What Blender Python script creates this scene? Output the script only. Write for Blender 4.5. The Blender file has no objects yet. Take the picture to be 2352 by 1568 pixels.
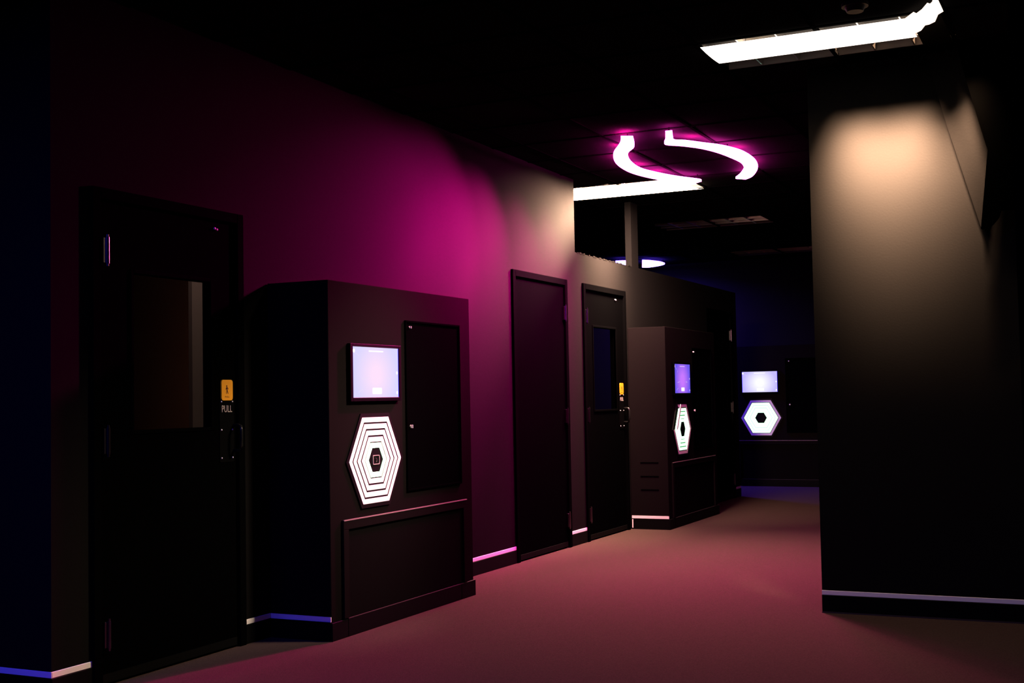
import bpy, bmesh, math, random
from mathutils import Vector, Matrix
random.seed(4)
S = bpy.context.scene
COL = S.collection

# ------------------------------------------------------------------ camera
cd = bpy.data.cameras.new('camera'); cam = bpy.data.objects.new('camera', cd); COL.objects.link(cam)
R_ = Vector((0.9029976736829891, 0.4292470683060169, -0.018497450467549918))
U_ = Vector((0.03607241551289751, -0.03284327842723141, 0.9988093411163195))
F_ = Vector((-0.42812846455494485, 0.9025897592000703, 0.0451413826215404))
m = Matrix((R_, U_, -F_)).transposed().to_4x4()
m.translation = Vector((3.98572, 0.0, 1.22))
cam.matrix_world = m
cd.sensor_fit = 'HORIZONTAL'; cd.sensor_width = 36.0; cd.lens = 2870.22 / 2352 * 36
cd.clip_start = 0.05; cd.clip_end = 100
S.camera = cam

# ------------------------------------------------------------------ world, view
w = bpy.data.worlds.new('world'); S.world = w; w.use_nodes = True
w.node_tree.nodes['Background'].inputs[0].default_value = (0, 0, 0, 1)
w.node_tree.nodes['Background'].inputs[1].default_value = 0
S.view_settings.view_transform = 'Standard'; S.view_settings.look = 'None'
S.view_settings.gamma = 1; S.view_settings.use_curve_mapping = False
S.view_settings.exposure = 0.0
S.cycles.use_denoising = True
S.cycles.max_bounces = 6
S.cycles.sample_clamp_indirect = 4

WARM = (1.0, 0.66, 0.42)
PINK = (1.0, 0.004, 0.34)
BLUE = (0.09, 0.03, 1.0)
NEAR_P, ROW_P, FAR_P, PW, PD, BP = 34, 240, 225, 215, 50, 150
CELL_P, END_P = 19, 420   # lamp powers

# ------------------------------------------------------------------ materials
def mat(name, col, rough=0.5, spec=0.5, metal=0.0, emit=None, es=1.0, bump=0.0, bscale=200, var=0.0, trans=0.0):
    mt = bpy.data.materials.new(name); mt.use_nodes = True
    nt = mt.node_tree; b = nt.nodes['Principled BSDF']
    b.inputs['Base Color'].default_value = (*col, 1)
    b.inputs['Roughness'].default_value = rough
    b.inputs['Specular IOR Level'].default_value = spec
    b.inputs['Metallic'].default_value = metal
    b.inputs['Transmission Weight'].default_value = trans
    if emit:
        b.inputs['Emission Color'].default_value = (*emit, 1)
        b.inputs['Emission Strength'].default_value = es
    if bump or var:
        tc = nt.nodes.new('ShaderNodeTexCoord'); no = nt.nodes.new('ShaderNodeTexNoise')
        no.inputs['Scale'].default_value = bscale; no.inputs['Detail'].default_value = 4
        nt.links.new(tc.outputs['Object'], no.inputs['Vector'])
        if bump:
            bp = nt.nodes.new('ShaderNodeBump'); bp.inputs['Strength'].default_value = bump
            bp.inputs['Distance'].default_value = 0.002
            nt.links.new(no.outputs['Fac'], bp.inputs['Height']); nt.links.new(bp.outputs['Normal'], b.inputs['Normal'])
        if var:
            n2 = nt.nodes.new('ShaderNodeTexNoise'); n2.inputs['Scale'].default_value = bscale * 0.6; n2.inputs['Detail'].default_value = 6
            nt.links.new(tc.outputs['Object'], n2.inputs['Vector'])
            mr = nt.nodes.new('ShaderNodeMapRange')
            mr.inputs['From Min'].default_value = .3; mr.inputs['From Max'].default_value = .7
            mr.inputs['To Min'].default_value = 1 - var; mr.inputs['To Max'].default_value = 1 + var
            nt.links.new(n2.outputs['Fac'], mr.inputs['Value'])
            mx = nt.nodes.new('ShaderNodeVectorMath'); mx.operation = 'SCALE'
            mx.inputs[0].default_value = col
            nt.links.new(mr.outputs['Result'], mx.inputs['Scale'])
            nt.links.new(mx.outputs['Vector'], b.inputs['Base Color'])
    return mt

M = {}
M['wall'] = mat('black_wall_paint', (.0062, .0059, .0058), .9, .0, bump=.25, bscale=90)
M['ceil'] = mat('black_ceiling_tile', (.0045, .0045, .0045), 1.0, .0, bump=.6, bscale=140)
M['bar'] = mat('black_ceiling_bar', (.0016, .0016, .0016), .8, .0)
M['carpet'] = mat('dark_carpet', (.0415, .0275, .0235), 1.0, 0.0, bump=.8, bscale=260, var=.18)
M['door'] = mat('black_door_paint', (.0006, .0006, .0007), .5, .0, bump=.1, bscale=60)
M['frame'] = mat('black_frame_paint', (.0008, .0008, .0009), .5, .0)
M['kiosk'] = mat('black_kiosk_laminate', (.0050, .0038, .0041), .8, .0, bump=.15, bscale=120)
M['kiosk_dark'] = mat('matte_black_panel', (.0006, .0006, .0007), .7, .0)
M['hood'] = mat('hood_black', (.0001, .0001, .0001), .9, .0)
M['kiosk_panel'] = mat('black_lower_panel', (.0034, .0030, .0031), .8, .0, bump=.1, bscale=100)
M['edge'] = mat('pale_panel_edge', (.03, .022, .022), .4, .4)  # paler tone for the baseboard cap and the block's foot line
M['base'] = mat('black_rubber_base', (.0018, .0018, .0018), .6, .04)
M['strip'] = mat('white_reflective_strip', (.80, .78, .76), .6, .3)
M['steel'] = mat('satin_steel', (.22, .21, .22), .22, .5, metal=1.0)
M['screw'] = mat('screw_steel', (.8, .78, .76), .25, .6, metal=.3)
M['ring'] = mat('white_ring_acrylic', (.80, .78, .77), .5, .3)
M['gloss'] = mat('black_backing_board', (.003, .003, .003), .4, .1)
M['lit_ring'] = mat('lit_green_white_ring', (.6, .7, .6), .5, .2, emit=(.42, 1.0, .55), es=3.2)
M['gap_green'] = mat('green_glow_backing', (.01, .02, .01), .5, .1, emit=(.01, .28, .05), es=1.0)
M['gap_pale'] = mat('pale_green_glow_backing', (.01, .02, .01), .5, .1, emit=(.50, 1.0, .68), es=.9)
M['ui'] = mat('screen_white', (0, 0, 0), .5, 0, emit=(1, .98, 1), es=1.2)
M['btn'] = mat('touch_icon_grey', (.25, .24, .23), .4, .4)
M['sign'] = mat('orange_yellow_sign', (.60, .25, .008), .5, .3, emit=(.9, .36, .01), es=.06)
M['sign_dark'] = mat('sign_dark_print', (.05, .005, .003), .6, .2)
M['pull'] = mat('silver_lettering', (.35, .30, .28), .5, .4)
M['black_plastic'] = mat('black_plastic', (.0008, .0008, .0010), .5, .02)
M['housing'] = mat('lamp_housing', (.02, .02, .02), .5, .2)
M['louver'] = mat('aluminium_louver', (.50, .47, .44), .28, .5, metal=1.0)
M['refl'] = mat('lamp_reflector', (.17, .15, .14), .5, .3)
def glow_film(name, col, es, clear=.6):
    mt = bpy.data.materials.new(name); mt.use_nodes = True; nt = mt.node_tree; nt.nodes.clear()
    out = nt.nodes.new('ShaderNodeOutputMaterial'); em = nt.nodes.new('ShaderNodeEmission'); tr = nt.nodes.new('ShaderNodeBsdfTransparent'); mx = nt.nodes.new('ShaderNodeMixShader')
    em.inputs['Color'].default_value = (*col, 1); em.inputs['Strength'].default_value = es/(1-clear); mx.inputs[0].default_value = clear
    nt.links.new(em.outputs[0], mx.inputs[1]); nt.links.new(tr.outputs[0], mx.inputs[2]); nt.links.new(mx.outputs[0], out.inputs[0])
    return mt
M['film_near'] = glow_film('glowing_diffuser_near', (1, .86, .74), 3.0)
M['film_fold'] = mat('glowing_diffuser_fold', (.8, .8, .8), .6, .1, emit=(1, .80, .66), es=1.6)
M['film_far'] = glow_film('glowing_diffuser_far', (1, .72, .50), 26)
M['pink'] = glow_film('magenta_light', (1.0, .12, .62), 14)
M['pink_side'] = mat('magenta_light_side', (.5, .1, .4), .5, .1, emit=(1.0, .03, .5), es=110)
M['blue'] = glow_film('blue_violet_light', (.35, .25, 1.0), 8)
M['blue_side'] = mat('blue_light_side', (.2, .1, .5), .5, .1, emit=(.1, .04, 1.0), es=40)
M['inner'] = mat('inner_room_grey', (.30, .27, .26), .45, .4)
M['inner_dark'] = mat('inner_room_dark', (.006, .003, .002), .8, .0)
def glass_mat():
    mt = bpy.data.materials.new('door_glass'); mt.use_nodes = True; nt = mt.node_tree; nt.nodes.clear()
    out = nt.nodes.new('ShaderNodeOutputMaterial'); tr = nt.nodes.new('ShaderNodeBsdfTransparent'); gl = nt.nodes.new('ShaderNodeBsdfGlossy'); mx = nt.nodes.new('ShaderNodeMixShader')
    tr.inputs['Color'].default_value = (.80, .80, .80, 1); gl.inputs['Roughness'].default_value = .05; gl.inputs['Color'].default_value = (.5, .5, .5, 1)
    mx.inputs[0].default_value = .03
    nt.links.new(tr.outputs[0], mx.inputs[1]); nt.links.new(gl.outputs[0], mx.inputs[2]); nt.links.new(mx.outputs[0], out.inputs[0])
    return mt
M['glass'] = glass_mat()
M['det'] = mat('detector_plastic', (.02, .02, .02), .5, .2)

def screen_mat(name, centre, edge, rim, strength=1.0):
    mt = bpy.data.materials.new(name); mt.use_nodes = True
    nt = mt.node_tree; nt.nodes.clear()
    out = nt.nodes.new('ShaderNodeOutputMaterial'); em = nt.nodes.new('ShaderNodeEmission')
    tc = nt.nodes.new('ShaderNodeTexCoord'); mp = nt.nodes.new('ShaderNodeMapping')
    mp.inputs['Location'].default_value = (0, -.5, -.45); 
    sep = nt.nodes.new('ShaderNodeSeparateXYZ')
    nt.links.new(tc.outputs['Generated'], mp.inputs['Vector']); nt.links.new(mp.outputs['Vector'], sep.inputs[0])
    def m2(op, a, b_=None):
        n = nt.nodes.new('ShaderNodeMath'); n.operation = op
        if isinstance(a, (int, float)): n.inputs[0].default_value = a
        else: nt.links.new(a, n.inputs[0])
        if b_ is not None:
            if isinstance(b_, (int, float)): n.inputs[1].default_value = b_
            else: nt.links.new(b_, n.inputs[1])
        return n.outputs[0]
    y2 = m2('MULTIPLY', sep.outputs['Y'], sep.outputs['Y']); z2 = m2('MULTIPLY', sep.outputs['Z'], sep.outputs['Z'])
    z2 = m2('MULTIPLY', z2, .35)
    r = m2('SQRT', m2('ADD', y2, z2))
    cr = nt.nodes.new('ShaderNodeValToRGB'); nt.links.new(r, cr.inputs['Fac'])
    e = cr.color_ramp.elements
    e[0].position = .10; e[0].color = (*centre, 1)
    e[1].position = .46; e[1].color = (*edge, 1)
    # narrow saturated rim of the backlight
    ay = m2('ABSOLUTE', sep.outputs['Y']); rimf = m2('GREATER_THAN', ay, .488)
    mx = nt.nodes.new('ShaderNodeMix'); mx.data_type = 'RGBA'
    nt.links.new(rimf, mx.inputs['Factor']); nt.links.new(cr.outputs['Color'], mx.inputs['A'])
    mx.inputs['B'].default_value = (*rim, 1)
    nt.links.new(mx.outputs['Result'], em.inputs['Color']); em.inputs['Strength'].default_value = strength
    nt.links.new(em.outputs[0], out.inputs[0])
    return mt
M['scr1'] = screen_mat('lilac_screen', (1.0, .76, .98), (.72, .68, 1.0), (.06, .03, .85))
M['scr2'] = screen_mat('violet_screen', (.58, .19, 1.0), (.16, .10, .85), (.05, .03, .7))
M['scr3'] = screen_mat('white_lilac_screen', (1.0, 1.0, 1.0), (.56, .50, 1.0), (.05, .03, .8), 1.0)

# ------------------------------------------------------------------ helpers
def world_origin(p):
    o = Vector((0, 0, 0))
    while p is not None:
        o += Vector(p.location); p = p.parent
    return o

def link(name, bm, material, parent=None, kind=None, label=None, cat=None, group=None, local=False, smooth=False):
    """verts are given in the thing's own build frame; parts keep their own origin at their centre"""
    me = bpy.data.meshes.new(name)
    bmesh.ops.recalc_face_normals(bm, faces=bm.faces)
    c = Vector((0, 0, 0))
    if bm.verts:
        mn = Vector((min(v.co[i] for v in bm.verts) for i in range(3))); mx = Vector((max(v.co[i] for v in bm.verts) for i in range(3)))
        c = (mn + mx) / 2
        if parent is None: c.z = mn.z
    for v in bm.verts: v.co -= c
    if smooth:
        for f in bm.faces: f.smooth = True
    bm.to_mesh(me); bm.free()
    for mm in (material if isinstance(material, (list, tuple)) else [material]): me.materials.append(mm)
    o = bpy.data.objects.new(name, me); COL.objects.link(o)
    if parent is not None:
        o.parent = parent
        o.location = c - parent_off(parent)
    else: o.location = c
    tag(o, label, cat, group, kind)
    return o

OFF = {}
def parent_off(p):
    """origin of p expressed in the build frame of its thing"""
    o = Vector((0, 0, 0))
    while p is not None and p.get('_root') is None:
        o += Vector(p.location); p = p.parent
    return o + (Vector(p['_root']) if p is not None else Vector((0, 0, 0)))

def tag(o, label=None, cat=None, group=None, kind=None):
    if label: o['label'] = label
    if cat: o['category'] = cat
    if group: o['group'] = group
    if kind: o['kind'] = kind

def empty(name, loc, label, cat, group=None, kind=None, rz=0, build_world=False):
    o = bpy.data.objects.new(name, None); COL.objects.link(o); o.location = loc; o.rotation_euler.z = rz
    o.empty_display_size = .1
    # build frame: world coordinates when build_world, else local to the empty
    o['_root'] = tuple(loc) if build_world else (0.0, 0.0, 0.0)
    tag(o, label, cat, group, kind)
    return o

def bx(bm, x0, x1, y0, y1, z0, z1, bev=0.0, seg=1):
    vs = [bm.verts.new(p) for p in [(x0,y0,z0),(x1,y0,z0),(x1,y1,z0),(x0,y1,z0),(x0,y0,z1),(x1,y0,z1),(x1,y1,z1),(x0,y1,z1)]]
    fs = [bm.faces.new([vs[i] for i in q]) for q in [(0,3,2,1),(4,5,6,7),(0,1,5,4),(1,2,6,5),(2,3,7,6),(3,0,4,7)]]
    if bev:
        es = {e for f in fs for e in f.edges}
        bmesh.ops.bevel(bm, geom=list(es), offset=bev, segments=seg, affect='EDGES', profile=.5)
    return bm

def box(name, mt, c, parent=None, bev=0.0, **k):
    bm = bmesh.new(); bx(bm, *c, bev=bev); return link(name, bm, mt, parent, **k)

def prism(bm, pts, d0, d1, axis='x'):
    """outline pts in the plane normal to axis, extruded d0..d1"""
    def P(a, b, d):
        return (d, a, b) if axis == 'x' else ((a, d, b) if axis == 'y' else (a, b, d))
    A = [bm.verts.new(P(a, b, d0)) for a, b in pts]; B = [bm.verts.new(P(a, b, d1)) for a, b in pts]
    n = len(pts)
    bm.faces.new(A); bm.faces.new(B[::-1])
    for i in range(n): bm.faces.new([A[i], B[i], B[(i+1) % n], A[(i+1) % n]])

def rrect(cx, cy, hw, hh, r, n=5):
    o = []
    for sx, sy, a0 in ((1,1,0),(-1,1,90),(-1,-1,180),(1,-1,270)):
        for k in range(n+1):
            a = math.radians(a0 + 90*k/n); o.append((cx+sx*(hw-r)+r*math.cos(a), cy+sy*(hh-r)+r*math.sin(a)))
    return o

def cyl(bm, c, r, h, axis='z', n=16, r2=None):
    rot = {'z': Matrix.Identity(4), 'x': Matrix.Rotation(math.pi/2, 4, 'Y'), 'y': Matrix.Rotation(-math.pi/2, 4, 'X')}[axis]
    bmesh.ops.create_cone(bm, cap_ends=True, segments=n, radius1=r, radius2=r if r2 is None else r2, depth=h, matrix=Matrix.Translation(c) @ rot)

def tube(bm, pts, r, n=8):
    rings = []
    for i, p in enumerate(pts):
        p = Vector(p); a = Vector(pts[max(i-1,0)]); b = Vector(pts[min(i+1,len(pts)-1)])
        t = (b-a).normalized(); u = t.cross(Vector((.3,.2,1))).normalized() if abs(t.z) < .9 else t.cross(Vector((1,0,0))).normalized()
        v = t.cross(u)
        rings.append([bm.verts.new(p + (u*math.cos(2*math.pi*k/n) + v*math.sin(2*math.pi*k/n))*r) for k in range(n)])
    for A, B in zip(rings, rings[1:]):
        for k in range(n): bm.faces.new([A[k], A[(k+1)%n], B[(k+1)%n], B[k]])
    bm.faces.new(rings[0][::-1]); bm.faces.new(rings[-1])

def hexring(bm, cy, cz, r0, r1, x0, x1):
    """flat-topped hexagonal ring, r1 outer, r0 inner circumradius, in the yz plane"""
    V = {}
    for nm, r in (('o', r1), ('i', r0)):
        for xx in (x0, x1):
            V[nm, xx] = [bm.verts.new((xx, cy + r*math.cos(math.radians(60*k)), cz + r*math.sin(math.radians(60*k)))) for k in range(6)]
    for k in range(6):
        j = (k+1) % 6
        bm.faces.new([V['o',x1][k], V['o',x1][j], V['i',x1][j], V['i',x1][k]])
        bm.faces.new([V['o',x0][k], V['i',x0][k], V['i',x0][j], V['o',x0][j]])
        bm.faces.new([V['o',x0][k], V['o',x0][j], V['o',x1][j], V['o',x1][k]])
        bm.faces.new([V['i',x0][k], V['i',x1][k], V['i',x1][j], V['i',x0][j]])

def hexpts(cy, cz, r): return [(cy + r*math.cos(math.radians(60*k)), cz + r*math.sin(math.radians(60*k))) for k in range(6)]

def text(name, s, mt, parent, x, cy, cz, h, width, depth=.001, **k):
    cu = bpy.data.curves.new(name, 'FONT'); cu.body = s; cu.size = 1; cu.extrude = 0.0; cu.resolution_u = 3
    t = bpy.data.objects.new('tmp', cu); COL.objects.link(t)
    dg = bpy.context.evaluated_depsgraph_get(); me = bpy.data.meshes.new_from_object(t.evaluated_get(dg))
    bpy.data.objects.remove(t)
    bm = bmesh.new(); bm.from_mesh(me)
    xs = [v.co.x for v in bm.verts]; ys = [v.co.y for v in bm.verts]
    sx = width/(max(xs)-min(xs)); sy = h/(max(ys)-min(ys)); mx = (max(xs)+min(xs))/2; my = (max(ys)+min(ys))/2
    for v in bm.verts: v.co = Vector((x, cy + (v.co.x-mx)*sx, cz + (v.co.y-my)*sy))
    r = bmesh.ops.extrude_face_region(bm, geom=list(bm.faces))
    for v in r['geom']:
        if isinstance(v, bmesh.types.BMVert): v.co.x += depth
    return link(name, bm, mt, parent, **k)

# ------------------------------------------------------------------ dimensions
HC, HL, HD = 3.042, 2.432, 2.182
ZB, ZT = .0976, .1225
YC, YE, YE2 = 3.895, 9.664, 14.69
DOORS = [(4.12, 5.177), (8.404, 9.450), (9.798, 10.832), (13.40, 14.437)]
BLK_Y, BLK_X = 7.057, 2.518

# ------------------------------------------------------------------ floor, ceiling
box('floor', M['carpet'], (-6, 8, -3.5, 19, -.08, 0), kind='structure', label='dark red brown carpet floor of the corridor', cat='floor')

ceil = box('ceiling', M['ceil'], (-6, 8, -3.5, 19, HC+.16, HC+.24), kind='structure', label='black grid ceiling above the corridor', cat='ceiling')
ceil['_root'] = tuple(ceil.location)
YS = [4.36, 4.985, 5.61, 6.235, 6.84, 7.50, 8.13, 8.76, 9.39, 10.03, 10.64, 11.29, 11.94, 12.59, 13.20, 13.80, 14.40, 15.0, 15.59, 16.20, 16.82, 17.44]
XS = [-3.46, -2.84, -2.22, -1.60, -.98, -.36, .25, .86, 1.49, 2.12, 2.73, 3.34, 3.95, 4.56]
TROF = [(2.12, 6.235), (-.36, 10.03), (-.36, 12.59), (-.36, 15.59)]
tile_me = None
def tile_ok(x0, y0):
    xc, yc = x0+.3, y0+.3
    for tx, ty in TROF:
        if tx-.05 < x0 < tx+1.1 and ty-.05 < y0 < ty+.5: return False
    if yc < YE and x0 < -.01 and x0+.62 < .5 and x0 < -.4: return False
    if yc > BLK_Y and x0 > 2.2: return False
    return True
for j in range(len(YS)-1):
    for i in range(len(XS)-1):
        if not tile_ok(XS[i], YS[j]): continue
        sx, sy = XS[i+1]-XS[i], YS[j+1]-YS[j]
        if tile_me is None:
            bm = bmesh.new(); bx(bm, -.5, .5, -.5, .5, -.012, .012, bev=.006)
            tile_me = bpy.data.meshes.new('ceiling_tile'); bm.to_mesh(tile_me); bm.free(); tile_me.materials.append(M['ceil'])
        o = bpy.data.objects.new('ceiling_tile', tile_me); COL.objects.link(o); o.parent = ceil
        o.scale = (sx-.018, sy-.018, 1)
        o.location = Vector(((XS[i]+XS[i+1])/2, (YS[j]+YS[j+1])/2, HC+.014)) - Vector(ceil.location)
for y in YS:
    x1 = 4.56 if y < BLK_Y else 2.5
    x0 = .0 if y < YE else -3.46
    box('ceiling_bar', M['bar'], (x0, x1, y-.012, y+.012, HC-.004, HC+.012), ceil)
for x in XS:
    y0 = 4.36 if x > 0 else YE+.02
    y1 = 17.44 if x < 2.4 else BLK_Y
    if y1 > y0: box('ceiling_bar', M['bar'], (x-.012, x+.012, y0, y1, HC-.004, HC+.010), ceil)

# ------------------------------------------------------------------ walls
def wallmesh(name, boxes, mt, **k):
    bm = bmesh.new()
    for b in boxes: bx(bm, *b)
    return link(name, bm, mt, None, kind='structure', **k)
T = .13
tall = [(-T, 0, YC, DOORS[0][0]+.02, 0, HC+.02), (-T, 0, DOORS[0][0]+.02, DOORS[0][1]-.02, HD-.02, HC+.02),
        (-T, 0, DOORS[0][1]-.02, DOORS[1][0]+.02, 0, HC+.02), (-T, 0, DOORS[1][0]+.02, DOORS[1][1]-.02, HD-.02, HC+.02),
        (-T, 0, DOORS[1][1]-.02, YE, 0, HC+.02)]
wallmesh('wall_left', tall, M['wall'], label='tall black painted wall washed with magenta light left of the corridor', cat='wall')
low = [(-T, 0, YE, DOORS[2][0]+.02, 0, HL), (-T, 0, DOORS[2][0]+.02, DOORS[2][1]-.02, HD-.02, HL),
       (-T, 0, DOORS[2][1]-.02, DOORS[3][0]+.02, 0, HL), (-T, 0, DOORS[3][0]+.02, DOORS[3][1]-.02, HD-.02, HL),
       (-T, 0, DOORS[3][1]-.02, YE2, 0, HL)]
wallmesh('wall_left_low', low, M['wall'], label='lower open-topped black wall continuing past the tall magenta-lit wall', cat='wall')
wallmesh('wall_left_return', [(-5, -T, YC, YC+T, 0, HC+.02)], M['wall'], label='unlit wall running away left from the near wall corner', cat='wall')
wallmesh('wall_pillar', [(-.06, 0, 11.06, 11.245, HL, HC+.02)], M['wall'], label='short brown-lit pillar standing on the low wall up to the ceiling', cat='pillar')
wallmesh('wall_far', [(-5.5, BLK_X, 16.69, 16.82, 0, HC+.02)], M['wall'], label='far end wall tinted dim violet behind the last kiosk', cat='wall')
wallmesh('wall_block', [(BLK_X, 4.9, BLK_Y, 17.5, 0, HC+.02)], M['wall'], label='big square wall block lit peach at the top right of the corridor', cat='wall')
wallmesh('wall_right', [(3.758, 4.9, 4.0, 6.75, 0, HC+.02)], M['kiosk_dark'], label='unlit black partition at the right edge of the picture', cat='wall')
wallmesh('wall_outer', [(-5.6, -5.5, -3.2, 17.5, 0, HC+.02), (4.9, 5.0, -3.2, 17.5, 0, HC+.02), (-5.6, 5.0, -3.2, -3.1, 0, HC+.02)], M['wall'],
         label='outer black walls enclosing the rooms around the corridor', cat='wall')
# inner room seen through the first door's window
wallmesh('wall_inner', [(-.625, -.6, 5.515, 6.1, 0, 2.6)], M['inner'], label='pale grey wall end seen through the window of the nearest door', cat='wall')
bm = bmesh.new(); bx(bm, -2.0, -1.9, 4.1, 8.0, 0, 2.6); link('wall_inner_back', bm, M['inner_dark'], kind='structure', label='dark red brown wall deep inside the room behind the nearest door', cat='wall')

# torn paint bits along the low wall's open top edge
bm = bmesh.new()
for k in range(26):
    y = 9.72 + k*.05 + random.uniform(-.01,.01)
    if random.random() < .55: bx(bm, -.02, .003, y, y+random.uniform(.015,.05), HL-.004, HL+random.uniform(.003,.010))
link('trim_1', bm, M['wall'], kind='structure', label='ragged cut edge along the top of the low wall', cat='trim')

# ------------------------------------------------------------------ baseboards and white strips
def base(name, c, label):
    box(name, M['base'], c, kind='structure', bev=.003, label=label, cat='baseboard')
base('baseboard_left', (0, .010, YC-.01, DOORS[0][0], 0, ZB), 'black baseboard at the near wall corner beside the nearest door')
base('baseboard_left_return', (-5, .01, YC-.01, YC, 0, ZB), 'black baseboard on the wall running left out of the picture')
base('baseboard_left_bay', (0, .010, DOORS[0][1], 5.39, 0, ZB), 'black baseboard between the nearest door and the nearest kiosk')
base('baseboard_left_mid', (0, .010, 6.98, DOORS[1][0], 0, ZB), 'black baseboard right of the nearest kiosk')
base('baseboard_left_pier', (0, .010, DOORS[1][1], DOORS[2][0], 0, ZB), 'black baseboard between the two middle doors')
base('baseboard_left_end', (0, .010, DOORS[3][1], YE2, 0, ZB), 'black baseboard at the far end of the low wall')
base('baseboard_block', (BLK_X, 4.9, BLK_Y-.012, BLK_Y, 0, ZB), 'black baseboard under the big lit wall block')
box('trim_2', M['strip'], (BLK_X, 4.9, BLK_Y-.016, BLK_Y-.012, 0, .007), kind='structure', label='thin pale line at the foot of the big wall block', cat='trim').data.materials[0] = M['edge']
def strip(c, label):
    box('accent_strip', M['strip'], c, bev=.001, label=label, cat='strip', group='white strips above the baseboards')
strip((-5, .006, YC-.006, YC, ZB, ZT), 'white strip glowing deep blue on the wall at the lower left edge')
strip((0, .006, YC, DOORS[0][0], ZB, ZT), 'tan-lit white strip left of the nearest door')
strip((0, .006, DOORS[0][1], 5.39, ZB, ZT), 'short white strip half in shadow between nearest door and nearest kiosk')
strip((0, .006, 6.98, DOORS[1][0], ZB, ZT), 'bright pink-white strip between nearest kiosk and the plain door')
strip((0, .006, DOORS[1][1], DOORS[2][0], ZB, ZT), 'short pink strip on the pier between the two middle doors')
strip((0, .006, DOORS[3][1], YE2-.0, ZB, ZT), 'dim bluish strip at the far end of the low wall')
strip((BLK_X, 4.9, BLK_Y-.006, BLK_Y, ZB, ZT), 'long grey pink strip across the foot of the big wall block')

# ------------------------------------------------------------------ doors
def hinge_bm(yk, z):
    bm = bmesh.new()
    cyl(bm, (.022, yk, z), .0085, .118, 'z', 12)
    bx(bm, .001, .019, yk-.022, yk+.0, z-.056, z+.056, bev=.001)
    for dz in (-.064, .064): cyl(bm, (.022, yk, z+dz), .006, .012, 'z', 10)
    for dz in (-.02, .02): cyl(bm, (.022, yk, z+dz), .0092, .001, 'z', 12)
    return bm
def make_door(n, y0, y1, hinge_left, window, label, hardware):
    d = empty('door_%d' % n, (0, y0, 0), label, 'door', kind='structure')
    W = y1-y0; fw = .05
    # frame: three bevelled members
    box('door_frame', M['frame'], (-T, .018, 0, fw, 0, HD), d, bev=.003)
    box('door_frame', M['frame'], (-T, .018, W-fw, W, 0, HD), d, bev=.003)
    box('door_frame', M['frame'], (-T, .018, fw, W-fw, HD-fw, HD), d, bev=.003)
    a, b = fw+.004, W-fw-.004
    top = HD-fw-.005
    lx0, lx1 = -.045, 0.0
    if window:
        wy0, wy1, wz0, wz1 = window
        bm = bmesh.new()
        bx(bm, lx0, lx1, a, wy0, .008, top); bx(bm, lx0, lx1, wy1, b, .008, top)
        bx(bm, lx0, lx1, wy0, wy1, .008, wz0); bx(bm, lx0, lx1, wy0, wy1, wz1, top)
        leaf = link('door_leaf', bm, M['door'], d)
        box('window_pane', M['glass'], (-.026, -.020, wy0, wy1, wz0, wz1), leaf)
        g = .018
        for nm, c in (('window_bead', (-.02, .007, wy0-g, wy0, wz0-g, wz1+g)), ('window_bead', (-.02, .007, wy1, wy1+g, wz0-g, wz1+g)),
                      ('window_bead', (-.02, .007, wy0, wy1, wz0-g, wz0)), ('window_bead', (-.02, .007, wy0, wy1, wz1, wz1+g))):
            box(nm, M['frame'], c, leaf, bev=.0025)
    else:
        leaf = box('door_leaf', M['door'], (lx0, lx1, a, b, .008, top), d, bev=.002)
    yk = (fw+.012) if hinge_left else W-fw-.008
    if hinge_left and n == 1: yk = .085
    for z in (1.905, 1.064, .222):
        link('hinge', hinge_bm(yk, z), M['steel'], d, smooth=False)
    if hardware:
        hy = hardware - y0
        bm = bmesh.new(); prism(bm, rrect(hy, 1.085, .056, .158, .008, 3), 0.0, .004); link('pull_plate', bm, M['black_plastic'], d)
        for sy in (-.043, .043):
            for z in (1.228, 1.088, .948):
                bm = bmesh.new(); bmesh.ops.create_uvsphere(bm, u_segments=10, v_segments=6, radius=.0045, matrix=Matrix.Translation((.004, hy+sy, z)))
                link('screw', bm, M['screw'], d, smooth=True)
        text('lettering', 'PULL', M['pull'], d, .0042, hy, 1.1925, .034, .080)
        # D-shaped pull: two arms and a grip
        bm = bmesh.new()
        pts = [(.004, hy+.052, 1.108), (.035, hy+.052, 1.110), (.052, hy+.047, 1.104), (.058, hy+.045, 1.085), (.058, hy+.045, 1.04), (.058, hy+.045, 1.005), (.052, hy+.047, .988), (.035, hy+.052, .982), (.004, hy+.052, .982)]
        tube(bm, pts, .0085, 10); link('door_handle', bm, M['black_plastic_gloss'], d, smooth=True)
    if n in (1, 3):
        bm = bmesh.new()
        for dy in (-.008, .010):
            bmesh.ops.create_uvsphere(bm, u_segments=12, v_segments=8, radius=.0062, matrix=Matrix.Translation((.006, (4.968 if n == 1 else 10.587)-y0+dy, 2.088-dy*.2)))
        link('door_bumper', bm, M['screw'], d, smooth=True, label='tiny shiny domed metal stud')
    # bottom sweep
    box('door_sweep', M['base'], (0, .006, a+.01, b-.01, .012, .05), d)
    return d
M['black_plastic_gloss'] = mat('black_gloss_handle', (.006, .006, .006), .2, .35)
W1 = (4.386-4.12, 4.926-4.12, 1.105, 1.819)
make_door(1, *DOORS[0], True, W1, 'nearest black door with tall window and PULL plate', 5.048)
make_door(2, *DOORS[1], False, None, 'plain windowless black door beside the magenta-lit wall', None)
W3 = (10.035-9.798, 10.58-9.798, 1.105, 1.819)
make_door(3, *DOORS[2], True, W3, 'farther black door with window right of the pier', 10.70)
make_door(4, *DOORS[3], False, None, 'farthest dark door past the middle kiosk', None)

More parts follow.
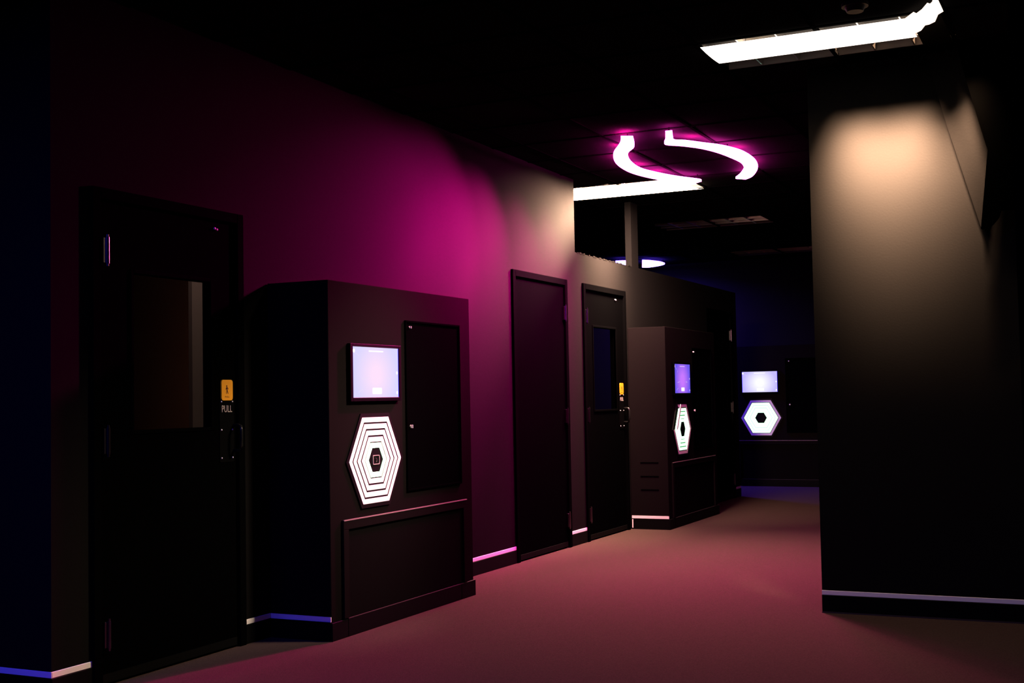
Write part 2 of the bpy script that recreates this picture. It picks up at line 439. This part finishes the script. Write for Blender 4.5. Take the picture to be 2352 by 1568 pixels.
def push_sign(yc, label):
    bm = bmesh.new(); prism(bm, rrect(yc, 1.286, .0435, .0515, .014, 5), .0005, .007)
    s = link('sign', bm, M['sign'], label=label, cat='sign')
    s['_root'] = tuple(s.location)
    bm = bmesh.new()
    prism(bm, rrect(yc-.004, 1.306, .004, .0045, .0035, 3), .007, .0076)
    prism(bm, [(yc-.009, 1.300), (yc+.001, 1.301), (yc+.010, 1.291), (yc+.008, 1.289), (yc+.001, 1.295), (yc+.002, 1.284), (yc+.008, 1.268), (yc+.005, 1.267), (yc-.002, 1.280), (yc-.006, 1.268), (yc-.010, 1.268), (yc-.005, 1.283), (yc-.006, 1.293), (yc-.011, 1.288), (yc-.013, 1.290)], .007, .0076)
    link('walking_figure', bm, M['sign_dark'], s)
    text('lettering', 'PULL', M['sign_dark'], s, .007, yc, 1.252, .008, .034, .0006)
push_sign(5.0485, 'small orange sign with walking figure on the nearest door')
push_sign(10.70, 'small bright orange sign on the farther windowed door')

# ------------------------------------------------------------------ kiosks (local frame: x outwards, y along the wall)
def screw_dot(parent, x, y, z, r=.006, name='latch'):
    bm = bmesh.new(); cyl(bm, (x+.004, y, z), r*1.6, .008, 'x', 12); bx(bm, x+.008, x+.016, y-r*.5, y+r*.5, z-r*1.6, z+r*1.6, bev=.001)
    return link(name, bm, M['screw'], parent)
def make_kiosk(loc, rz, X, label, scr, rings, side_strip=True, popped=False, gap='gloss'):
    k = empty('kiosk', loc, label, 'kiosk', 'black wall kiosks with screen and hexagon light', rz=rz)
    Wd, Hk = 1.580, 1.847
    f0 = X
    # carcass: side panels, top, front board with bays cut for the doors
    bm = bmesh.new(); bx(bm, 0.002, X, 0, Wd, 0.0, Hk, bev=.0025); link('body', bm, M['kiosk'], k)
    # monitor
    mon = box('monitor', M['kiosk_dark'], (f0, f0+.018, .172, .692, 1.217, 1.524), k, bev=.003)
    bm = bmesh.new()
    for c in ((f0+.018, f0+.024, .172, .196, 1.217, 1.524), (f0+.018, f0+.024, .670, .692, 1.217, 1.524), (f0+.018, f0+.024, .196, .670, 1.217, 1.237), (f0+.018, f0+.024, .196, .670, 1.508, 1.524)):
        bx(bm, *c, bev=.0015)
    link('bezel', bm, M['black_plastic'], mon)
    sc = box('display', scr, (f0+.018, f0+.020, .196, .670, 1.237, 1.508), mon)
    ux = f0+.0201
    bm = bmesh.new(); prism(bm, rrect(.440, 1.272, .048, .017, .006, 3), ux, ux+.0004); link('display_button', bm, M['ui'], mon)
    bm = bmesh.new(); prism(bm, rrect(.433, 1.487, .075, .0035, .003, 2), ux, ux+.0004); link('display_title', bm, M['ui_soft'] if popped else M['ui'], mon)
    for (yy, zz, r) in ((.210, 1.486, .011), (.652, 1.372, .009), (.652, 1.262, .009)):
        bm = bmesh.new(); cyl(bm, (ux+.0002, yy, zz), r, .0004, 'x', 14); link('display_icon', bm, M['ui_soft'] if popped else M['ui'], mon)
    for p0, p1 in (((.290, 1.336), (.350, 1.344)), ((.570, 1.340), (.530, 1.344)), ((.250, 1.262), (.290, 1.282)), ((.230, 1.475), (.262, 1.456)), ((.289, 1.43), (.296, 1.45))):
        bm = bmesh.new()
        a_ = Vector((0, *p0)); b_ = Vector((0, *p1)); n_ = Vector((0, -(b_-a_).z, (b_-a_).y)).normalized()*.0011
        vs = [bm.verts.new(Vector((ux+.0003, 0, 0))+q) for q in (a_-n_, b_-n_, b_+n_, a_+n_)]; bm.faces.new(vs)
        link('display_line', bm, M['ui_faint'], mon)
    for c in ((.288, 1.336), (.572, 1.339), (.287, 1.281)):
        bm = bmesh.new(); cyl(bm, (ux+.0004, c[0], c[1]), .0032, .0004, 'x', 10); link('display_dot', bm, M['ui_faint'], mon)
    # hexagon
    hy, hz, r = .4355, .899, .2665
    bm = bmesh.new(); prism(bm, hexpts(hy, hz, r*1.09), f0, f0+.008); hx = link('hexagon_panel', bm, M['gloss'], k)
    if gap != 'gloss':
        bm = bmesh.new(); prism(bm, hexpts(hy, hz, r*.845), f0+.008, f0+.0085); link('glow_backing', bm, M[gap], hx)
        bm = bmesh.new(); prism(bm, hexpts(hy, hz, r*.295), f0+.0085, f0+.0105); link('hexagon_centre', bm, M['gloss'], hx)
    OUT = (1.0, .8465, .693, .5395, .400); INN = (.8865, .733, .5795, .426, .282)
    g = .0
    if gap == 'gap_pale': g = .004
    for i in range(5):
        bm = bmesh.new()
        if popped and i == 0:
            V = [(math.cos(math.radians(60*j)), math.sin(math.radians(60*j))) for j in range(6)]
            seg = bmesh.new()
            for j in range(6):
                a0, a1 = V[j], V[(j+1) % 6]
                q = [(hy+a0[0]*r, hz+a0[1]*r), (hy+a1[0]*r, hz+a1[1]*r), (hy+a1[0]*r*.8865, hz+a1[1]*r*.8865), (hy+a0[0]*r*.8865, hz+a0[1]*r*.8865)]
                if j == 2:      # the upper left bar stands proud of the board
                    q = [(p_[0]-.004, p_[1]+.004) for p_ in q]; prism(seg, q, f0+.036, f0+.041)
                else: prism(bm, q, f0+.008, f0+.0095)
            link('light_ring', bm, rings[i], hx)
            link('loose_ring_bar', seg, rings[i], hx, label='pink bar of the outer ring standing proud')
            continue
        hexring(bm, hy, hz, r*(INN[i]-(g if i < 4 else 0)), r*(OUT[i]+(g if i > 0 else 0)), f0+.008, f0+.0095)
        link('light_ring', bm, rings[i], hx)
    if gap == 'gloss':
        bm = bmesh.new()
        o_ = rrect(hy+.001, hz, .034, .0255, .007, 4); i_ = rrect(hy+.001, hz, .0295, .0215, .005, 4)
        n = len(o_)
        for xx0, xx1 in ((f0+.008, f0+.0115),):
            A = [bm.verts.new((xx1, *p)) for p in o_]; B = [bm.verts.new((xx1, *p)) for p in i_]; C_ = [bm.verts.new((xx0, *p)) for p in o_]; D_ = [bm.verts.new((xx0, *p)) for p in i_]
            for q in range(n):
                j = (q+1) % n
                bm.faces.new([A[q], A[j], B[j], B[q]]); bm.faces.new([C_[q], C_[j], A[j], A[q]]); bm.faces.new([B[q], B[j], D_[j], D_[q]])
        link('touch_frame', bm, M['btn'], hx)
        bm = bmesh.new(); tube(bm, [(f0+.0095, hy-.002, hz+.010), (f0+.0095, hy+.006, hz+.001), (f0+.0095, hy+.007, hz-.005), (f0+.0095, hy+.003, hz-.013)], .0022, 6)
        link('touch_icon', bm, M['btn_dim'], hx)
    # upper access door: frame lip and recessed leaf
    d0, d1, z0, z1 = .772, 1.432, .702, 1.674
    bm = bmesh.new(); l = .012
    for c in ((d0, d0+l, z0, z1), (d1-l, d1, z0, z1), (d0+l, d1-l, z0, z0+l), (d0+l, d1-l, z1-l, z1)):
        bx(bm, f0, f0+.012, *c, bev=.002)
    ad = link('access_door', bm, M['kiosk_dark'], k)
    box('door_leaf', M['kiosk_dark'], (f0, f0+.004, d0+l, d1-l, z0+l, z1-l), ad)
    for z in (1.635, 1.068): screw_dot(ad, f0+.004, d0+.050, z, .0045 if z > 1.2 else .006)
    # lower access panel: thick frame, recessed board
    p0, p1, q0, q1 = .100, 1.480, .0976, .602
    lp = box('access_panel', M['kiosk_panel'], (f0, f0+.004, p0+.05, p1-.045, q0, q1-.05), k)
    for c in ((p0, p0+.05, q0, q1-.05), (p1-.045, p1, q0, q1-.05)): box('panel_stile', M['kiosk'], (f0, f0+.016, *c), lp, bev=.002)
    box('panel_rail', M['kiosk'], (f0, f0+.016, p0, p1, q1-.05, q1), lp, bev=.002)
    box('panel_highlight', M['edge_highlight'], (f0+.010, f0+.018, p0+.002, p1-.002, q1-.004, q1+.0015), lp)  # pale pinkish bar paints the highlight along the panel's top edge
    # baseboard in three cut lengths
    for c in ((-.008, .138), (.142, 1.400), (1.404, Wd+.008)):
        box('baseboard', M['base'], (f0, f0+.012, *c, 0, .093), k, bev=.0015)
    box('baseboard_cap', M['edge'], (f0+.004, f0+.0125, .142, Wd+.008, .093, .0955), k)
    box('baseboard', M['base'], (0.012, f0, -.010, 0, 0, ZB), k)
    box('baseboard', M['base'], (0.012, f0, Wd, Wd+.008, 0, .093), k)
    if side_strip: box('accent_strip', M['strip'], (0.008, f0, -.005, 0, ZB, ZT), k)
    return k
M['ui_soft'] = mat('screen_soft', (0, 0, 0), .5, 0, emit=(.75, .50, 1.0), es=1.0)
M['ui_faint'] = mat('screen_faint', (0, 0, 0), .5, 0, emit=(.90, .80, 1.0), es=.95)
M['btn_dim'] = mat('touch_icon_dim', (.10, .085, .08), .5, .3)
M['edge_highlight'] = mat('painted_edge_highlight', (.20, .14, .15), .35, .5)
R, Lr = M['ring'], M['lit_ring']
make_kiosk((0, 5.3935, 0), 0, .3814, 'nearest black kiosk with lilac screen and five-ring white hexagon', M['scr1'], [R, R, R, R, Lr])
k2 = make_kiosk((0, 10.8925, 0), 0, .3635, 'middle kiosk beyond the doors with violet screen and green-lit hexagon', M['scr2'], [R, Lr, Lr, Lr, Lr], popped=True, gap='gap_green')
for z in (.607, .482, .360):
    box('vent_slot', M['kiosk_dark'], (.10, .275, -.003, 0, z-.004, z+.004), k2, bev=.001)
box('accent_strip', M['strip'], (.012, .022, -.013, -.010, .012, .090), k2)  # short upright white bar beside the wall corner, below strip height
make_kiosk((-.571, 16.687, 0), -math.pi/2, .3814, 'far kiosk facing the camera at the corridor end with bright screen', M['scr3'], [R, Lr, Lr, Lr, Lr], gap='gap_pale')

# ------------------------------------------------------------------ ceiling lights
def troffer(x0, y0, label, lit=None, rows=3):
    L_, W_, D_ = 1.22, .605, .11
    t = empty('louver_light', (x0, y0, HC), label, 'ceiling light', 'louvered ceiling lights')
    bm = bmesh.new()
    bx(bm, 0, .012, 0, W_, -.002, D_); bx(bm, L_-.012, L_, 0, W_, -.002, D_)
    bx(bm, .012, L_-.012, 0, .012, -.002, D_); bx(bm, .012, L_-.012, W_-.012, W_, -.002, D_)
    link('housing', bm, M['housing'], t)
    box('side_reflector', M['refl'], (.013, L_-.013, W_-.018, W_-.0125, 0, D_-.012), t)
    box('reflector', M['refl'], (.012, L_-.012, .012, W_-.012, D_-.01, D_), t)
    # parabolic louver blades
    for j in range(1, 3):
        y = W_*j/3
        bm = bmesh.new(); prism(bm, [(y-.004, 0.0), (y+.004, 0.0), (y+.014, .07), (y-.014, .07)], .012, L_-.012, 'x'); link('louver_blade', bm, M['louver'], t)
    for i in range(1, 6):
        x = L_*i/6
        bm = bmesh.new(); prism(bm, [(x-.004, 0.001), (x+.004, 0.001), (x+.014, .069), (x-.014, .069)], .012, W_-.012, 'y'); link('louver_blade', bm, M['louver'], t)
    return t
def film(t, c, z, sag, mt, name='diffuser', nx=16, ny=8, th=.0015):
    x0, x1, y0, y1 = c
    bm = bmesh.new(); G = []
    for i in range(nx+1):
        row = []
        for j in range(ny+1):
            u, v = i/nx, j/ny
            row.append(bm.verts.new((x0+(x1-x0)*u, y0+(y1-y0)*v, z - sag*(1-(2*v-1)**2))))
        G.append(row)
    for i in range(nx):
        for j in range(ny): bm.faces.new([G[i][j], G[i+1][j], G[i+1][j+1], G[i][j+1]])
    return link(name, bm, mt, t, smooth=True)

tn = troffer(2.12, 6.235, 'bright louvered ceiling light with white diffuser at the top right')
film(tn, (.024, 1.06, -.006, .352), -.022, .006, M['film_near'])
box('added_dark_plate', M['black_plastic'], (1.060, 1.207, .013, .592, -.004, -.001), tn)  # added black plate, stands in for the dark at the end cells
# loose end of the diffuser sheet, crumpled towards the camera
FOLD = [((3.170,6.200),(3.160,6.500)), ((3.222,6.131),(3.191,6.454)), ((3.237,6.117),(3.218,6.435)), ((3.268,6.066),(3.243,6.390)), ((3.299,6.017),(3.267,6.346)), ((3.312,6.009),(3.300,6.300)), ((3.327,5.960),(3.322,6.233)), ((3.347,5.872),(3.353,6.173))]
bm = bmesh.new(); rows = []
for q, (a, b) in enumerate(FOLD):
    rr = []
    for s in range(7):
        u = s/6
        x = a[0]+(b[0]-a[0])*u - 2.12; y = a[1]+(b[1]-a[1])*u - 6.235
        rr.append(bm.verts.new((x, y, -.032 + .008*math.sin(q*1.9 + u*2.2))))
    rows.append(rr)
for A, B in zip(rows, rows[1:]):
    for s in range(6): bm.faces.new([A[s], B[s], B[s+1], A[s+1]])
link('loose_diffuser_end', bm, M['film_fold'], tn, smooth=True, label='crumpled loose end of the glowing diffuser sheet')
def lamp(name, loc, sx, sy, energy, col, spread, tilt=(0, 0, 0)):
    ld = bpy.data.lights.new(name, 'AREA'); ld.shape = 'RECTANGLE'; ld.size = sx; ld.size_y = sy; ld.energy = energy; ld.color = col; ld.spread = math.radians(spread)
    lo = bpy.data.objects.new(name, ld); COL.objects.link(lo); lo.location = loc; lo.rotation_euler = tuple(math.radians(a) for a in tilt)
    return lo
def aimed(name, loc, target, sx, sy, energy, col, spread):
    lo = lamp(name, loc, sx, sy, energy, col, spread)
    lo.rotation_euler = (Vector(target)-Vector(loc)).to_track_quat('-Z', 'Y').to_euler()
    return lo
lamp('near_lamp', (2.70, 6.41, HC-.012), 1.0, .32, NEAR_P, WARM, 138)
lamp('near_lamp_row', (3.07, 6.735, HC+.01), .78, .10, ROW_P, (1, .60, .36), 36, (28, 0, 0))
aimed('near_lamp_cell', (2.45, 6.40, HC-.012), (.38, 5.83, 1.1), .5, .25, CELL_P, (1, .76, .58), 36)
aimed('near_lamp_cell', (2.35, 6.40, HC-.012), (0, 4.3, .5), .4, .25, 6, (1, .74, .42), 28)
tf = troffer(-.36, 10.03, 'bright white ceiling light partly hidden behind the tall magenta-lit wall')
film(tf, (.004, 1.205, .02, .585), -.012, .030, M['film_far'])
aimed('far_lamp_cell', (.40, 10.35, HC-.006), (0, 10.3, 2.35), .6, .3, 210, (1, .60, .40), 74)
aimed('far_lamp_cell', (.45, 10.12, HC-.006), (0, 9.42, 2.68), .6, .12, END_P, (1, .64, .42), 46)
aimed('far_lamp_cell', (.40, 10.10, HC-.006), (.05, 11.0, 2.25), .6, .12, 125, (1, .62, .45), 84)
aimed('far_lamp', (.245, 10.335, HC-.05), (.35, 8.0, 0), .9, .40, FAR_P, WARM, 112)
troffer(-.36, 12.59, 'unlit louvered ceiling light past the pillar')
troffer(-.36, 15.59, 'farthest unlit louvered ceiling light, cut off by the wall block')

# ------------------------------------------------------------------ curved light strips
PL = [((1.043,8.006),(1.115,8.048)), ((0.962,8.208),(1.019,8.339)), ((0.803,8.503),(0.908,8.519)), ((0.714,8.747),(0.825,8.753)), ((0.660,8.997),(0.778,8.972)), ((0.642,9.284),(0.759,9.207)), ((0.674,9.526),(0.790,9.387)), ((0.743,9.756),(0.852,9.599)), ((0.849,9.924),(0.915,9.752)), ((0.926,10.047),(0.972,9.859)), ((1.015,9.988),(1.017,9.953))]
PR = [((1.362,8.008),(1.408,8.011)), ((1.285,8.240),(1.351,8.202)), ((1.238,8.382),(1.328,8.308)), ((1.327,8.494),(1.388,8.364)), ((1.416,8.652),(1.478,8.513)), ((1.475,8.857),(1.563,8.656)), ((1.508,9.101),(1.634,8.894)), ((1.522,9.343),(1.645,9.195)), ((1.488,9.562),(1.614,9.475)), ((1.443,9.702),(1.556,9.703)), ((1.369,9.878),(1.449,9.970)), ((1.297,10.014),(1.362,10.090))]
BR = [((-1.456,15.505),(-1.737,16.299)), ((-1.392,15.581),(-1.661,16.353)), ((-1.346,15.709),(-1.547,16.296)), ((-1.317,15.858),(-1.434,16.205)), ((-1.326,16.048),(-1.349,16.098))]
BL = [((-1.788,15.399),(-1.899,15.710)), ((-1.711,15.422),(-1.914,15.967)), ((-1.639,15.441),(-1.889,16.122))]
def smooth_pairs(P, n=4):
    def cr(p0, p1, p2, p3, t):
        return tuple(.5*((2*b)+(-a+c)*t+(2*a-5*b+4*c-d)*t*t+(-a+3*b-3*c+d)*t**3) for a, b, c, d in zip(p0, p1, p2, p3))
    out = []
    for i in range(len(P)-1):
        q = [P[max(i-1, 0)], P[i], P[i+1], P[min(i+2, len(P)-1)]]
        for s in range(n):
            t = s/n; out.append((cr(*[e[0] for e in q], t), cr(*[e[1] for e in q], t)))
    out.append(P[-1]); return out
def ribbon(pairs, z0, z1, body_mat, face_mat, label, group, sharp=()):
    P = smooth_pairs(pairs)
    c = P[len(P)//2][0]
    r = empty('curved_light', (c[0], c[1], z0), label, 'ceiling light', group, build_world=True)
    bm = bmesh.new()   # side-lit channel
    A = [bm.verts.new((*a, z0)) for a, b in P]; B = [bm.verts.new((*b, z0)) for a, b in P]
    C_ = [bm.verts.new((*a, z1)) for a, b in P]; D_ = [bm.verts.new((*b, z1)) for a, b in P]
    n = len(P)
    for i in range(n-1):
        bm.faces.new([A[i], A[i+1], C_[i+1], C_[i]]); bm.faces.new([B[i], D_[i], D_[i+1], B[i+1]]); bm.faces.new([C_[i], C_[i+1], D_[i+1], D_[i]])
    bm.faces.new([A[0], C_[0], D_[0], B[0]]); bm.faces.new([A[-1], B[-1], D_[-1], C_[-1]])
    link('light_channel', bm, body_mat, r)
    bm = bmesh.new()
    A = [bm.verts.new((*a, z0-.001)) for a, b in P]; B = [bm.verts.new((*b, z0-.001)) for a, b in P]
    for i in range(n-1): bm.faces.new([A[i], B[i], B[i+1], A[i+1]])
    link('light_face', bm, face_mat, r)
    # short hangers
    for q in (2, n//2, n-3):
        a, b = P[q]; bm = bmesh.new(); cyl(bm, ((a[0]+b[0])/2, (a[1]+b[1])/2, (z1+HC)/2), .005, HC-z1, 'z', 8); link('hanger', bm, M['bar'], r)
ribbon(PL, 2.985, 3.000, M['pink_side'], M['pink'], 'glowing magenta curved ceiling strip bulging left, nearer the tall wall', 'curved magenta ceiling lights')
ribbon(PR, 2.985, 3.000, M['pink_side'], M['pink'], 'glowing magenta curved ceiling strip bulging right, away from the wall', 'curved magenta ceiling lights')
ribbon(BR, 2.985, 3.000, M['blue_side'], M['blue'], 'pointed blue-white ceiling light right of the pillar', 'blue ceiling lights')
ribbon(BL, 2.985, 3.000, M['blue_side'], M['blue'], 'sliver of blue-white ceiling light left of the pillar', 'blue ceiling lights')

# a blue strip of the same kind over the near lobby, and a weak lamp in the room behind the nearest door
t = empty('curved_light', (.3, .8, 2.98), 'blue ceiling strip over the lobby before the picture', 'ceiling light')
bm = bmesh.new()
for k in range(12):
    a0, a1 = math.pi*k/12, math.pi*(k+1)/12
    v = [bm.verts.new((r_*math.cos(a), r_*math.sin(a), 0)) for r_, a in ((.45, a0), (.45, a1), (.57, a1), (.57, a0))]; bm.faces.new(v)
link('light_face', bm, mat('lobby_blue_light', (.2, .1, .5), emit=(.05, .045, 1.0), es=230), t)
ld = bpy.data.lights.new('inner_room_lamp', 'AREA'); ld.size = .3; ld.energy = 6; ld.color = (1, .62, .5)
lo = bpy.data.objects.new('inner_room_lamp', ld); COL.objects.link(lo); lo.location = (-.25, 5.35, 2.75)
lo.rotation_euler = (0, math.radians(14), 0)
for (x, y), tg, p in (((1.06, 8.10), (.2, 6.0, 1.9), .5), ((1.03, 8.15), (0, 7.0, 2.15), 1.0), ((.86, 8.50), (0, 7.7, 2.1), 1.2), ((.74, 8.95), (0, 8.4, 2.05), .6), ((.70, 9.25), (0, 9.0, 2.05), .4), ((.80, 9.65), (0, 9.4, 1.9), .3)):
    aimed('magenta_wall_lamp', (x, y, 2.988), tg, .09, .20, PW*p, PINK, 60)
for x, y in ((.72, 8.9), (.72, 9.35), (1.40, 8.55), (1.57, 9.1), (1.50, 9.7)):
    aimed('magenta_down_lamp', (x, y, 2.985), (x+.15, y-1.5, 0), .08, .28, PD, PINK, 116)
for x, y in ((-1.55, 15.9), (-1.42, 16.0)):
    lamp('blue_lamp', (x, y, 2.988), .10, .3, BP, BLUE, 160)
# ------------------------------------------------------------------ angled hood high on the block, smoke detector
h = empty('angled_hood', (3.42, 6.95, 2.05), 'black angled hood hanging at the top right with a peach-lit side board', 'hood', build_world=True)
bm = bmesh.new()
a = [(3.165, 7.045, HC-.006), (3.202, 7.04, 2.881), (3.262, 7.04, 2.637), (3.419, 7.04, 2.064)]
b = [(3.335, 6.97, HC-.006), (3.365, 6.97, 2.90), (3.437, 6.97, 2.60), (3.472, 6.97, 2.462), (3.426, 6.99, 2.058)]
va = [bm.verts.new(p) for p in a]; vb = [bm.verts.new(p) for p in b]
bm.faces.new([va[0], vb[0], vb[1], va[1]]); bm.faces.new([va[1], vb[1], vb[2], va[2]]); bm.faces.new([va[2], vb[2], vb[3], va[3]]); bm.faces.new([va[3], vb[3], vb[4]])
r_ = bmesh.ops.extrude_face_region(bm, geom=list(bm.faces))
for v in r_['geom']:
    if isinstance(v, bmesh.types.BMVert): v.co += Vector((.008, .010, 0))
link('side_board', bm, M['wall'], h)
bm = bmesh.new()
out = [(3.340, 3.03), (3.365, 2.90), (3.437, 2.60), (3.472, 2.462), (3.426, 2.056), (3.455, 2.062), (3.485, 2.080), (3.512, 2.112), (3.525, 2.15), (4.2, 2.15), (4.2, 3.03)]
prism(bm, out, 6.90, 6.968, 'y'); link('hood_body', bm, M['hood'], h)
bm = bmesh.new(); bx(bm, 3.62, 3.66, 6.872, 7.05, 2.2, 2.9); link('wall_bracket', bm, M['black_plastic'], h)

s = empty('smoke_detector', (2.985, 5.93, HC-.004), 'faint round smoke detector on the black ceiling near the bright light', 'detector')
bm = bmesh.new(); cyl(bm, (0, 0, -.008), .062, .016, 'z', 28); link('detector_base', bm, M['det'], s)
bm = bmesh.new(); cyl(bm, (0, 0, -.028), .038, .024, 'z', 28, r2=.048); link('detector_head', bm, M['det'], s)

for o in bpy.data.objects:
    if '_root' in o: del o['_root']
